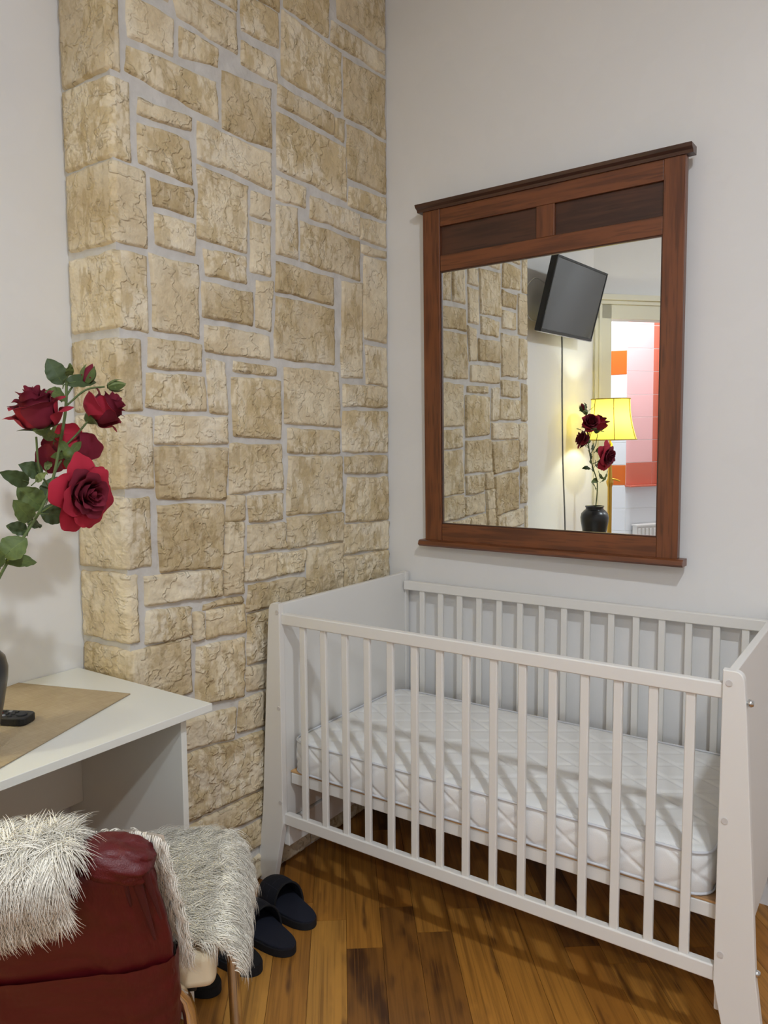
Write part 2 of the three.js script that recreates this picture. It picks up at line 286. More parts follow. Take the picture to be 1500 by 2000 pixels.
function stoneFace(q, s, rough) {                     // q: TL TR BR BL as [z,y]
  const wid = Math.hypot(q[1][0] - q[0][0], q[1][1] - q[0][1]), hei = Math.hypot(q[3][0] - q[0][0], q[3][1] - q[0][1]);
  const nu = Math.max(8, Math.round(wid / 0.0065)), nv = Math.max(6, Math.round(hei / 0.0065)), ou = rr(0, 1), ov = rr(0, 1), flip = rnd() < 0.5 ? -1 : 1;
  const uvs = [];
  const g = surf(nu, nv, (u, v) => {
    let z = lerp(lerp(q[0][0], q[1][0], u), lerp(q[3][0], q[2][0], u), v), y = lerp(lerp(q[0][1], q[1][1], u), lerp(q[3][1], q[2][1], u), v);
    const e = Math.min(u * wid, (1 - u) * wid, v * hei, (1 - v) * hei), cu = Math.min(u * wid, (1 - u) * wid), cv = Math.min(v * hei, (1 - v) * hei);
    // worn, wandering outline
    const wob = 1 - sstep(0, 0.03, e);
    z += wob * 0.012 * fbm3(z * 11, y * 11, s + 2, 3); y += wob * 0.012 * fbm3(z * 11 + 7, y * 11, s + 4, 3);
    const corner = Math.hypot(Math.max(0, 0.010 - cu), Math.max(0, 0.010 - cv)) / 0.010;
    const prof = sstep(0, 0.0075, e) * (1 - 0.5 * sstep(0.8, 1.4, corner));
    const x = lerp(-0.004, 0.0095, prof) + prof * relief(z, y, s, rough);
    uvs.push(flip * z + ou, y + ov);
    return V(x, y, z);
  });
  g.setAttribute('uv', new THREE.Float32BufferAttribute(uvs, 2));
  return g;
}
STONES.concat(FILL_STONES).forEach((a, i) => {
  if (Math.max(a[5], a[7]) / 1000 > CEIL - 0.04) return;
  const q = [0, 2, 4, 6].map(k => [Math.min(ZR - 0.012, Math.max(0.004, a[k] / 1000)), Math.min(CEIL - 0.003, Math.max(0.003, a[k + 1] / 1000))]);
  if (Math.max(a[0], a[6]) < 85) return;                       // slivers in the corner
  for (const p of q) if (p[0] < 0.075) p[0] = 0.014;           // courses run on into the corner
  const yc = (q[0][1] + q[2][1]) / 2, cz = (q[0][0] + q[1][0] + q[2][0] + q[3][0]) / 4, gr = 0.006;
  for (const p of q) { p[0] = Math.max(0.003, p[0] + Math.sign(p[0] - cz) * gr); p[1] = Math.max(0.002, Math.min(CEIL - 0.002, p[1] + Math.sign(p[1] - yc) * gr)); }
  mesh('stone', stoneFace(q, i * 3.7, lerp(1.25, 0.6, sstep(0.7, 1.9, yc)) * rr(0.8, 1.2)), M.stone[Math.floor(rnd() * 4)], wallStone);
});
QUOINS.forEach((a, i) => {                             // corner stones turn round the arris
  if (a[1] / 1000 > CEIL - 0.04) return;
  const y1 = Math.min(CEIL - 0.002, a[0] / 1000 + 0.003), y0 = a[1] / 1000 - 0.003, zr = a[2] / 1000 - 0.004, A = 0.188, B = ZR - zr, T = A + B, h = y1 - y0, s = 500 + i * 3.1;
  const nu = Math.round(T / 0.0065), nv = Math.round(h / 0.0065), rough = lerp(1.0, 0.55, sstep(0.7, 1.7, y0)), ou = rr(0, 1), ov = rr(0, 1), uvs = [];
  const g = surf(nu, nv, (u, v) => {
    const t = u * T; let y = lerp(y1, y0, v);
    const e = Math.min(t, T - t, v * h, (1 - v) * h), prof = sstep(0, 0.0075, e), wob = 1 - sstep(0, 0.03, e);
    y += wob * 0.014 * fbm3(t * 11, y * 11, s, 3);
    const bump = lerp(-0.014, 0, prof) + prof * relief(t, y, s, rough) * 0.8;
    // rounded arris of 12 mm
    const r = 0.014, f = sstep(A - r, A + r, t), ang = f * Math.PI / 2;
    let x, z;
    if (t < A - r) { x = -0.188 + t; z = ZR; } else if (t > A + r) { x = 0.0095; z = ZR - (t - A); } else { x = 0.0095 - r + r * Math.sin(ang) ; z = ZR - r + r * Math.cos(ang); }
    const nx = Math.sin(ang), nz = Math.cos(ang);
    x += nx * bump; z += nz * bump; uvs.push(t + ou, y + ov);
    return V(x, y, z);
  });
  g.setAttribute('uv', new THREE.Float32BufferAttribute(uvs, 2));
  mesh('corner_stone', g, M.stone[i % 4], wallStone);
});

// ---- slanting wall with the doorway (seen in the mirror), and the tiled room beyond it
const DOOR = new THREE.Group();      // only a frame of reference: local x along the wall, z out of the room
DOOR.position.set(-0.195, 0, 2.5); DOOR.rotation.y = -Math.atan2(0.818, 0.575); DOOR.updateMatrix();
const inDoor = g => { g.applyMatrix4(DOOR.matrix); return g; };
const dbox = (x0, x1, y0, y1, z0, z1, r = 0.002) => inDoor(box(x0, x1, y0, y1, z0, z1, r));
struct('wall_door', merge([dbox(-0.05, 0.12, 0, CEIL, 0, 0.13, 0), dbox(0.95, 3.15, 0, CEIL, 0, 0.13, 0), dbox(0.12, 0.95, 2.106, CEIL, 0, 0.13, 0)]), M.wall, 'white wall with the open doorway, seen in the mirror');
{
  const t = struct('trim_1', null, null, 'cream door casing with a small cornice, seen in the mirror');
  mesh('casing_side', dbox(0.005, 0.125, 0, 2.19, -0.018, 0.002), M.trim, t); mesh('casing_side', dbox(0.945, 1.06, 0, 2.19, -0.018, 0.002), M.trim, t);
  mesh('casing_bead', dbox(0.03, 0.05, 0, 2.19, -0.026, -0.016), M.trim, t);
  mesh('casing_head', dbox(0.005, 1.06, 2.10, 2.19, -0.018, 0.002), M.trim, t);
  mesh('cornice', merge([dbox(-0.02, 1.09, 2.19, 2.215, -0.03, 0.002), dbox(-0.04, 1.11, 2.215, 2.25, -0.045, 0.002)]), M.trim, t);
}
const wallTile = struct('wall_tiled', null, null, 'pink and white tiled wall of the next room, in the mirror');
{
  // far wall with a window opening to the right, splayed return to the left, closing walls
  mesh('tile_backing', merge([dbox(0.955, 1.30, 0, 2.7, 1.0025, 1.1, 0), dbox(1.30, 2.1, 0, 0.93, 1.006, 1.1, 0), dbox(1.30, 2.1, 2.35, 2.7, 1.0025, 1.1, 0), dbox(1.95, 2.1, 0.93, 2.35, 1.006, 1.1, 0)]), M.grout, wallTile);
  let row = 0;
  for (let y = 0.935; y < 2.5; y += 0.1835, row++) {
    mesh('tile', dbox(0.957, 1.205, y + 0.002, y + 0.1815, 1.0, 1.008, 0.0015), row === 0 ? M.tileSalmon : M.tilePink, wallTile);
    mesh('tile', dbox(1.207, 1.258, y + 0.002, y + 0.1815, 1.0, 1.008, 0.0015), M.tileSalmon, wallTile);
  }
  for (let k = 0; k < 5; k++) for (let j = 0; j < 3; j++) mesh('tile', dbox(0.957 + j * 0.33, 1.283 + j * 0.33, k * 0.186 + 0.002, k * 0.186 + 0.184, 1.0, 1.008, 0.0015), M.tileWhite, wallTile);
  mesh('window_ledge', dbox(0.95, 2.0, 0.922, 0.936, 0.93, 1.03, 0.003), M.tileSalmon, wallTile);
}
const wallSplay = struct('wall_splayed', null, null, 'white tiled wall with orange tile bands, in the mirror');
{
  const sp = new THREE.Group(); sp.position.set(0.955, 0, 1.0); sp.rotation.y = THREE.MathUtils.degToRad(38); sp.updateMatrix();   // local -x runs left and away
  const sbox = (...a) => { const g = box(...a); g.applyMatrix4(sp.matrix); return inDoor(g); };
  mesh('tile_backing', sbox(-1.3, 0, 0, 2.7, 0.0025, 0.1, 0), M.grout, wallSplay);
  const rows = [[0.0, 0.186], [0.188, 0.372], [0.374, 0.558], [0.56, 0.744], [0.746, 0.93], [0.935, 1.10], [1.102, 1.28], [1.282, 1.46], [1.462, 1.64], [1.642, 1.826], [1.828, 2.02], [2.022, 2.2], [2.202, 2.4], [2.402, 2.6]];
  rows.forEach(([a, b], i) => { for (let k = 0; k < 4; k++) mesh('tile', sbox(-0.3 * (k + 1) + 0.002, -0.3 * k - 0.002, a + 0.001, b - 0.001, 0, 0.008, 0.0015), i === 5 || i === 10 ? M.tileOrange : M.tileWhite, wallSplay); });
}
struct('wall_closing', merge([dbox(-0.35, -0.25, 0, 2.8, 0.13, 2.2, 0), dbox(2.0, 2.1, 0, 2.8, 0.13, 1.1, 0)]), M.wall, 'white side walls of the tiled room');
struct('ceiling_tiled', dbox(-0.35, 2.1, 2.7, 2.8, 0.1, 2.2, 0), M.ceiling, 'white ceiling of the tiled room');
struct('floor_tiled', dbox(-0.35, 2.1, -0.1, 0, 0, 2.2, 0), M.tileWhite, 'white floor of the tiled room');
{
  const w = struct('window_1', null, null, 'brown wooden window frame in the tiled room, in the mirror');
  mesh('frame_post', dbox(1.258, 1.315, 0.936, 2.40, 0.97, 1.06), M.windowWood, w); mesh('frame_post', dbox(1.93, 1.98, 0.936, 2.40, 0.97, 1.06), M.windowWood, w);
  mesh('frame_rail', dbox(1.315, 1.93, 2.33, 2.40, 0.97, 1.06), M.windowWood, w); mesh('frame_rail', dbox(1.315, 1.93, 0.936, 1.0, 0.97, 1.06), M.windowWood, w);
  mesh('frame_rail', dbox(1.315, 1.93, 1.86, 1.92, 0.98, 1.05), M.windowWood, w);
  mesh('pane', dbox(1.315, 1.93, 1.92, 2.33, 1.015, 1.019, 0), phys({ color: 0xffffff, transmission: 1, thickness: 0, roughness: 0.02 }), w);
  mesh('lower_panel', dbox(1.315, 1.93, 1.0, 1.86, 1.0, 1.03, 0.002), M.windowWood, w);
}
{
  const l = thing('ceiling_panel_light', 'flat white ceiling panel light in the tiled room', 'light');
  const c = V(0.75, 2.685, 0.62).applyMatrix4(DOOR.matrix);
  l.position.copy(c); l.rotation.y = DOOR.rotation.y;
  mesh('housing', box(-0.31, 0.31, 0, 0.014, -0.31, 0.31, 0.004), M.trim, l);
  mesh('diffuser', box(-0.3, 0.3, -0.006, 0, -0.3, 0.3, 0.002), std({ color: 0xffffff, emissive: 0xeef3ff, emissiveIntensity: 1.2 }), l);
  const ra = new THREE.RectAreaLight(0xf0f5ff, ALCOVE_POWER, 0.6, 0.6); ra.position.set(0, -0.012, 0); ra.rotation.x = -Math.PI / 2; ra.name = 'panel_glow'; l.add(ra);
}
{
  const r = thing('radiator', 'white ribbed panel radiator below the window, in the mirror', 'radiator');
  r.position.copy(V(1.17, 0, 0.93).applyMatrix4(DOOR.matrix)); r.rotation.y = DOOR.rotation.y;
  mesh('panel', box(-0.16, 0.5, 0.12, 0.6, -0.01, 0.05), M.whitePaint, r); mesh('top_grille', box(-0.165, 0.505, 0.6, 0.615, -0.02, 0.06), M.whitePaint, r);
  for (let k = 0; k < 18; k++) mesh('rib', box(-0.15 + k * 0.036, -0.13 + k * 0.036, 0.14, 0.585, -0.022, -0.008, 0.005), M.whitePaint, r);
  for (const x of [-0.1, 0.44]) mesh('foot', box(x - 0.015, x + 0.015, 0, 0.12, 0, 0.04), M.whitePaint, r);
}

// ---------------------------------------------------------------- cot and mattress
const COT = [0.75, 0, 0.4], COT_TURN = 0.005;
{
  const t = thing('cot', 'white wooden baby cot with slatted sides below the mirror', 'cot', COT, COT_TURN);
  const X = x => x - COT[0], Z = z => z - COT[2];
  const B = (x0, x1, y0, y1, z0, z1, r) => box(X(x0), X(x1), y0, y1, Z(z0), Z(z1), r);
  const zf = 0.717, zb = 0.045;
  function leg(side, z0, z1) {               // tall board, flaring outwards towards the foot
    const pts = [[0.106, 0.886], [0.106, 0.205], [0.064, 0], [-0.004, 0], [0.028, 0.24], [0.062, 0.80], [0.068, 0.868]];
    const s = new THREE.Shape();
    const P = p => side < 0 ? [p[0], p[1]] : [1.4441 - p[0], p[1]];
    s.moveTo(...P(pts[0])); for (const p of pts.slice(1)) s.lineTo(...P(p)); s.quadraticCurveTo(...P([0.070, 0.884]), ...P([0.084, 0.886])); s.lineTo(...P(pts[0]));
    const g = new THREE.ExtrudeGeometry(s, { depth: z1 - z0 - 0.004, bevelEnabled: true, bevelThickness: 0.002, bevelSize: 0.002, bevelSegments: 2, curveSegments: 8 });
    g.translate(-COT[0], 0, Z(z0) + 0.002); return boxUV(g);
  }
  for (const s of [-1, 1]) for (const [a, b] of [[zf - 0.008, zf + 0.014], [zb - 0.032, zb - 0.012]]) mesh('leg', leg(s, a, b), M.whitePaint, t);
  mesh('head_panel', B(0.084, 0.102, 0.208, 0.884, zb - 0.012, zf - 0.008, 0.003), M.whitePaint, t);
  mesh('foot_panel', B(1.342, 1.360, 0.208, 0.884, zb - 0.012, zf - 0.008, 0.003), M.whitePaint, t);
  for (const x of [0.088, 1.334]) mesh('stretcher', B(x, x + 0.022, 0.125, 0.205, zb + 0.0, zf - 0.012, 0.003), M.whitePaint, t);
  for (const [zc, nm] of [[zf - 0.006, 'front'], [zb - 0.006, 'rear']]) {
    mesh('top_rail', B(0.1065, 1.3376, 0.823, 0.857, zc - 0.011, zc + 0.011, 0.004), M.whitePaint, t);
    mesh('bottom_rail', B(0.1065, 1.3376, 0.200, 0.236, zc - 0.011, zc + 0.011, 0.004), M.whitePaint, t);
    const g = B(-0.0105 + COT[0], 0.0105 + COT[0], 0.234, 0.825, zc - 0.006, zc + 0.006, 0.003);
    for (let k = 0; k < 15; k++) { const m = mesh('slat', g, M.whitePaint, t); m.position.x = X(0.1835 + k * 0.0777); }
  }
  // mattress carrier: side bars, plywood deck
  for (const [a, b] of [[0.668, 0.69], [0.065, 0.087]]) mesh('base_bar', B(0.108, 1.336, 0.320, 0.354, a, b, 0.003), M.whitePaint, t);
  for (const x of [0.104, 1.318]) mesh('base_bar', B(x, x + 0.022, 0.320, 0.354, 0.087, 0.668, 0.003), M.whitePaint, t);
  mesh('base_deck', B(0.106, 1.338, 0.3545, 0.3605, 0.066, 0.689, 0.001), M.plywood, t);
  // plastic caps on the posts and steel bolts in the ends
  const cap = new THREE.CylinderGeometry(0.0065, 0.0065, 0.003, 16).rotateX(Math.PI / 2);
  for (const x of [0.1, 1.349]) for (const y of [0.862, 0.567, 0.272]) { const m = mesh('cap', cap, std({ color: 0xcfcac6, roughness: 0.5 }), t); m.position.set(X(x), y, Z(zf + 0.0145)); }
  const bolt = lathe([[0, 0.012], [0.006, 0.011], [0.008, 0.006], [0.008, 0.001], [0.0045, 0], [0.0045, -0.02]], 18).rotateZ(-Math.PI / 2);
  for (const [y, x] of [[0.823, 1.384], [0.25, 1.414]]) { const m = mesh('bolt', bolt, M.steel, t); m.position.set(X(x), y, Z(zf + 0.003)); }
  for (const [y, x] of [[0.823, 0.061], [0.25, 0.03]]) { const m = mesh('bolt', bolt, M.steel, t); m.position.set(X(x), y, Z(zf + 0.003)); m.rotation.y = Math.PI; }
}
{
  const t = thing('mattress', 'white quilted cot mattress lying inside the cot', 'mattress', COT, COT_TURN);
  const x0 = 0.112 - COT[0], x1 = 1.318 - COT[0], z0 = 0.09 - COT[2], z1 = 0.694 - COT[2], y0 = 0.361, y1 = 0.462, cr = 0.05;
  // quilt stitched in diamonds
  const groove = (a, b, p, w = 0.022) => { const d = v => { const f = v - Math.floor(v); return Math.min(f, 1 - f); }; const k = Math.min(d((a + b) / p), d((a - b) / p)) * p; return sstep(0, w, k); };
  const top = surf(220, 110, (u, v) => {
    let x = lerp(x0, x1, u), z = lerp(z0, z1, v);
    const dx = Math.max(0, cr - (x - x0), cr - (x1 - x)), dz = Math.max(0, cr - (z - z0), cr - (z1 - z));
    if (dx > 0 && dz > 0) { const h = Math.hypot(dx, dz); if (h > cr) { const k = cr / h, sx = x < 0 ? 1 : -1, sz = z < 0 ? 1 : -1; x += sx * (dx - dx * k); z += sz * (dz - dz * k); } }
    const e = Math.min(x - x0, x1 - x, z - z0, z1 - z);
    return V(x, y1 - 0.006 * (1 - sstep(0, 0.02, e)) + 0.004 * groove(x * 1.0, z * 1.55, 0.155, 0.018) * sstep(0, 0.05, e) + 0.003 * fbm3(x * 5, z * 5, 2, 3), z);
  }, (u, v) => [u * 1.2, v * 0.6]);
  mesh('top_panel', top, M.mattress, t);
  // side band follows the rounded outline
  const outline = s => {
    const w = x1 - x0 - 2 * cr, d = z1 - z0 - 2 * cr, q = Math.PI * cr / 2, seg = [w, q, d, q, w, q, d, q], tot = seg.reduce((a, b) => a + b); let r = s * tot, i = 0; while (i < 7 && r > seg[i]) { r -= seg[i]; i++; }
    const f = r / seg[i], C = [[x1 - cr, z1 - cr], [x1 - cr, z0 + cr], [x0 + cr, z0 + cr], [x0 + cr, z1 - cr]];
    if (i === 0) return [x0 + cr + r, z1, 0, 1, s * tot]; if (i === 2) return [x1, z1 - cr - r, 1, 0, s * tot]; if (i === 4) return [x1 - cr - r, z0, 0, -1, s * tot]; if (i === 6) return [x0, z0 + cr + r, -1, 0, s * tot];
    const k = (i - 1) / 2, a = [Math.PI / 2, 0, -Math.PI / 2, Math.PI][k] - f * Math.PI / 2; return [C[k][0] + cr * Math.cos(a), C[k][1] + cr * Math.sin(a), Math.cos(a), Math.sin(a), s * tot];
  };
  const band = surf(700, 18, (u, v) => { const o = outline(u), y = lerp(y1 - 0.004, y0, v), b = 0.004 * Math.sin(v * Math.PI) + 0.0038 * groove(o[4], (y - y0) * 1.5, 0.15, 0.014) * sstep(0, 0.15, v) * sstep(0, 0.1, 1 - v) - 0.004; return V(o[0] + o[2] * b, y, o[1] + o[3] * b); }, (u, v) => [u * 3.5, v * 0.1]);
  mesh('side_band', band, M.mattress, t);
  const ring = y => { const p = []; for (let k = 0; k < 160; k++) { const o = outline(k / 160); p.push(V(o[0], y, o[1])); } return tube(p, 0.0032, 320, 8, true); };
  mesh('piping', ring(y1 - 0.003), M.piping, t); mesh('piping', ring(y0 + 0.004), M.piping, t);
  mesh('underside', box(x0 + 0.02, x1 - 0.02, y0, y0 + 0.01, z0 + 0.02, z1 - 0.02), M.mattress, t);
}

// ---------------------------------------------------------------- wall mirror
{
  const t = thing('wall_mirror', 'tall wall mirror in a reddish brown wooden frame', 'mirror', [0.19, 1.013, 0.034]);
  t.rotation.order = 'YXZ'; t.rotation.y = THREE.MathUtils.degToRad(-1.4); t.rotation.x = THREE.MathUtils.degToRad(0.7);
  const W = 0.89, H = 1.1585, gx0 = 0.069, gx1 = 0.828, gy0 = 0.0615, gy1 = 0.9467;
  const D = -0.026;
  mesh('stile', box(0, gx0, 0, H, D, 0, 0.002), M.frameWoodV, t); mesh('stile', box(gx1, W, 0, H, D, 0, 0.002), M.frameWoodV, t);
  mesh('bottom_rail', box(gx0 + 0.0006, gx1 - 0.0006, 0, gy0, D, -0.002, 0.002), M.frameWood, t);
  mesh('middle_rail', box(gx0 + 0.0006, gx1 - 0.0006, gy1, 1.000, D, -0.002, 0.002), M.frameWood, t);
  mesh('top_rail', box(gx0 + 0.0006, gx1 - 0.0006, 1.099, H, D, -0.002, 0.002), M.frameWood, t);
  mesh('mullion', box(0.430, 0.492, 1.000, 1.099, D, -0.0025, 0.002), M.frameWoodV, t);
  mesh('panel', box(gx0, 0.430, 1.000, 1.099, D, -0.012, 0.001), M.framePanel, t); mesh('panel', box(0.492, gx1, 1.000, 1.099, D, -0.012, 0.001), M.framePanel, t);
  mesh('mirror_glass', box(gx0 - 0.003, gx1 + 0.003, gy0 - 0.003, gy1 + 0.003, -0.018, -0.0095, 0), M.mirror, t);
  const bead = (x0, x1, y0, y1) => box(x0, x1, y0, y1, -0.012, -0.004, 0.001);
  mesh('inner_bead', merge([bead(gx0, gx0 + 0.004, gy0, gy1), bead(gx1 - 0.004, gx1, gy0, gy1), bead(gx0, gx1, gy0, gy0 + 0.004), bead(gx0, gx1, gy1 - 0.004, gy1)]), M.frameEdge, t);
  const mould = (prof, y) => { const s = new THREE.Shape(prof.map(p => new THREE.Vector2(p[0], p[1]))); const g = new THREE.ExtrudeGeometry(s, { depth: W + 0.036, bevelEnabled: true, bevelThickness: 0.002, bevelSize: 0.001, bevelSegments: 2 }); g.rotateY(Math.PI / 2); g.translate(-0.018, y, 0); return boxUV(g); };
  mesh('cornice', mould([[0.028, 0], [-0.004, 0], [-0.008, 0.008], [-0.018, 0.014], [-0.022, 0.022], [0.028, 0.022]].map(([a, b]) => [a, b]), H), M.frameEdge, t);
  mesh('sill', mould([[0.028, 0], [0.028, -0.02], [-0.014, -0.02], [-0.02, -0.014], [-0.016, -0.003], [-0.01, 0]], 0), M.frameWood, t);
}

// ---------------------------------------------------------------- desk and what stands on it
const DT = 0.7615;
{
  const t = thing('desk', 'plain white desk against the wall beside the stone pier', 'desk', [0.068, 0, 1.6]);
  const B = (x0, x1, y0, y1, z0, z1, r) => box(x0 - 0.068, x1 - 0.068, y0, y1, z0 - 1.6, z1 - 1.6, r);
  mesh('desk_top', B(-0.193, 0.331, DT - 0.018, DT, 1.204, 1.995, 0.0015), M.whiteLam, t);
  mesh('side_panel', B(-0.15, 0.300, 0, DT - 0.0182, 1.256, 1.272, 0.001), M.whiteLam, t); mesh('side_panel', B(-0.15, 0.300, 0, DT - 0.0182, 1.93, 1.946, 0.001), M.whiteLam, t);
  mesh('back_panel', B(-0.106, -0.09, 0.44, DT - 0.0182, 1.2722, 1.9298, 0.001), M.whiteLam, t);
}
{
  const t = thing('table_runner', 'tan woven runner lying diagonally on the white desk', 'runner', [0.03, DT, 1.5]);
  const c = [[0.119, 1.272], [0.300, 1.735], [-0.07, 1.86], [-0.188, 1.375]];
  const s = new THREE.Shape(c.map(p => new THREE.Vector2(p[0] - 0.03, -(p[1] - 1.5))));
  const g = new THREE.ExtrudeGeometry(s, { depth: 0.0012, bevelEnabled: true, bevelThickness: 0.0004, bevelSize: 0.0006, bevelSegments: 1 }); g.rotateX(-Math.PI / 2); g.translate(0, 0.0005, 0);
  boxUV(g); mesh('woven_cloth', g, M.runner, t);
  const hem = []; for (let i = 0; i < 4; i++) { const a = c[i], b = c[(i + 1) % 4]; hem.push(tube([[a[0] - 0.03, 0.002, a[1] - 1.5], [b[0] - 0.03, 0.002, b[1] - 1.5]], 0.0012, 4, 6)); }
  mesh('hem', merge(hem), M.runner, t);
}
{
  const t = thing('remote_control', 'black television remote lying on the tan runner', 'remote', [0.058, DT + 0.0028, 1.538], 0);
  t.rotation.y = Math.atan2(-(0.0), 1) + 0.0;
  // long axis from (0.108,1.517) back to (-0.01,1.575)
  const ang = Math.atan2(-(1.575 - 1.517), -0.01 - 0.108); t.rotation.y = ang + Math.PI;
  const sh = new THREE.Shape(); const L = 0.16, w = 0.024;
  sh.moveTo(0.05 - 0.018, -w); sh.quadraticCurveTo(0.05, -w, 0.05, -w + 0.016); sh.lineTo(0.05, w - 0.016); sh.quadraticCurveTo(0.05, w, 0.05 - 0.018, w); sh.lineTo(0.05 - L, w * 0.85); sh.lineTo(0.05 - L, -w * 0.85);
  const g = new THREE.ExtrudeGeometry(sh, { depth: 0.011, bevelEnabled: true, bevelThickness: 0.003, bevelSize: 0.003, bevelSegments: 3, curveSegments: 8 }); g.rotateX(-Math.PI / 2); g.translate(0, 0.003, 0); mesh('body', boxUV(g), M.blackPlastic, t);
  const key = new RoundedBoxGeometry(0.0075, 0.003, 0.0065, 2, 0.001);
  for (let r = 0; r < 7; r++) for (let k = -1; k <= 1; k++) { const m = mesh('key', key, r === 2 && k === 0 ? M.redKey : r === 1 && k !== 0 ? M.greyKey : M.rubberKey, t); m.position.set(0.012 - r * 0.0145, 0.0178, k * 0.013); }
  const dial = mesh('key', new THREE.CylinderGeometry(0.011, 0.011, 0.003, 20), M.rubberKey, t); dial.position.set(0.032, 0.0178, 0);
}
const VASE = [0.16, DT + 0.0028, 1.672];
{
  const t = thing('vase', 'black rounded pottery vase holding the red roses', 'vase', VASE);
  mesh('body', lathe([[0, 0], [0.042, 0], [0.046, 0.004], [0.052, 0.03], [0.064, 0.09], [0.073, 0.14], [0.0745, 0.162], [0.070, 0.183], [0.056, 0.199], [0.047, 0.206]], 56), M.vase, t);
  mesh('rim', lathe([[0.047, 0.206], [0.046, 0.214], [0.051, 0.222], [0.049, 0.2245], [0.042, 0.221], [0.040, 0.206], [0.045, 0.19], [0.0, 0.16]], 56), M.vase, t);
}
{
  const G = VASE, t = thing('rose_branch', 'artificial branch of red roses with green leaves in the black vase', 'flowers', [VASE[0], VASE[1] + 0.18, VASE[2]]);
  const off = [t.position.x, t.position.y, t.position.z];
  const W = g => g.translate(-off[0], -off[1], -off[2]);
  mesh('stem', W(tube([[0.16, 0.945, 1.672], [0.172, 1.0, 1.662], [0.192, 1.08, 1.628], [0.2, 1.13, 1.602], [0.2, 1.19, 1.556], [0.2, 1.24, 1.521], [0.2, 1.296, 1.496], [0.2, 1.348, 1.482], [0.2, 1.432, 1.463], [0.2, 1.49, 1.458]], 0.003, 60, 8)), M.stem, t);
  for (const p of [
    [[0.2, 1.27, 1.505], [0.215, 1.31, 1.535], [0.225, 1.375, 1.545]],
    [[0.2, 1.345, 1.482], [0.222, 1.385, 1.45], [0.235, 1.42, 1.425]],
    [[0.2, 1.22, 1.535], [0.235, 1.235, 1.53], [0.262, 1.255, 1.512]],
    [[0.2, 1.30, 1.495], [0.195, 1.32, 1.48], [0.192, 1.335, 1.465]],
    [[0.2, 1.44, 1.461], [0.212, 1.475, 1.42], [0.228, 1.482, 1.388]],
    [[0.2, 1.46, 1.46], [0.2, 1.485, 1.44], [0.2, 1.495, 1.42]]]) mesh('twig', W(tube(p, 0.0021, 16, 6)), M.stem, t);
  const LEAVES = [[0.193, 1.483, 1.462, 0.181, 1.536, 1.487, 0.039], [0.21, 1.455, 1.47, 0.226, 1.466, 1.518, 0.029], [0.2, 1.484, 1.463, 0.2, 1.498, 1.384, 0.03], [0.215, 1.499, 1.464, 0.239, 1.521, 1.473, 0.016], [0.185, 1.374, 1.482, 0.161, 1.409, 1.427, 0.031], [0.193, 1.369, 1.488, 0.181, 1.392, 1.507, 0.023], [0.21, 1.285, 1.556, 0.226, 1.307, 1.619, 0.029], [0.2, 1.3, 1.52, 0.2, 1.321, 1.567, 0.032], [0.215, 1.287, 1.544, 0.239, 1.305, 1.536, 0.015], [0.185, 1.308, 1.503, 0.161, 1.329, 1.477, 0.014], [0.193, 1.231, 1.519, 0.181, 1.275, 1.563, 0.048], [0.21, 1.21, 1.554, 0.226, 1.252, 1.596, 0.034], [0.2, 1.246, 1.512, 0.2, 1.296, 1.488, 0.041], [0.215, 1.222, 1.538, 0.239, 1.217, 1.49, 0.04], [0.185, 1.196, 1.547, 0.161, 1.2, 1.504, 0.027], [0.193, 1.187, 1.553, 0.181, 1.202, 1.589, 0.027], [0.21, 1.144, 1.615, 0.226, 1.179, 1.575, 0.049], [0.2, 1.133, 1.608, 0.2, 1.126, 1.537, 0.027], [0.215, 1.124, 1.624, 0.239, 1.179, 1.664, 0.033], [0.185, 1.081, 1.622, 0.161, 1.112, 1.641, 0.038]];
  const face = V(0.78, 0.25, 0.58).normalize();
  LEAVES.forEach((l, i) => {
    const b = V(l[0], l[1], l[2]), a = V(l[3], l[4], l[5]), d = a.clone().sub(b), len = d.length(); d.normalize();
    const nrm = face.clone().add(V(rr(-0.3, 0.3), rr(-0.1, 0.4), rr(-0.3, 0.3))); nrm.addScaledVector(d, -nrm.dot(d)).normalize(); const side = new THREE.Vector3().crossVectors(d, nrm);
    const g = surf(10, 14, (u, v) => {
      const w = (u - 0.5) * l[6] * 1.08 * Math.pow(Math.sin(Math.PI * Math.pow(v, 0.8)), 0.75) * (1 + 0.04 * Math.sin(v * 60) * Math.abs(2 * u - 1)), k = Math.abs(2 * u - 1);
      return b.clone().addScaledVector(d, len * v).addScaledVector(side, w).addScaledVector(nrm, 0.18 * Math.abs(w) + 0.25 * len * v * (1 - v) - 0.10 * len * v * v + 0.0015 * k * Math.sin(v * 22 + i));
    });
    mesh('leaf', W(g), M.leaf[[1, 0, 1, 0, 2, 2, 1, 1, 2, 2, 0, 0, 1, 1, 1, 1, 0, 0, 0, 0][i]], t);
    mesh('leaf_stalk', W(tube([b.clone().lerp(V(0.2, b.y - 0.012, b.z + 0.006), 0.7), b, b.clone().addScaledVector(d, len * 0.3).addScaledVector(nrm, 0.05 * len)], 0.0011, 8, 5)), M.stem, t);
  });
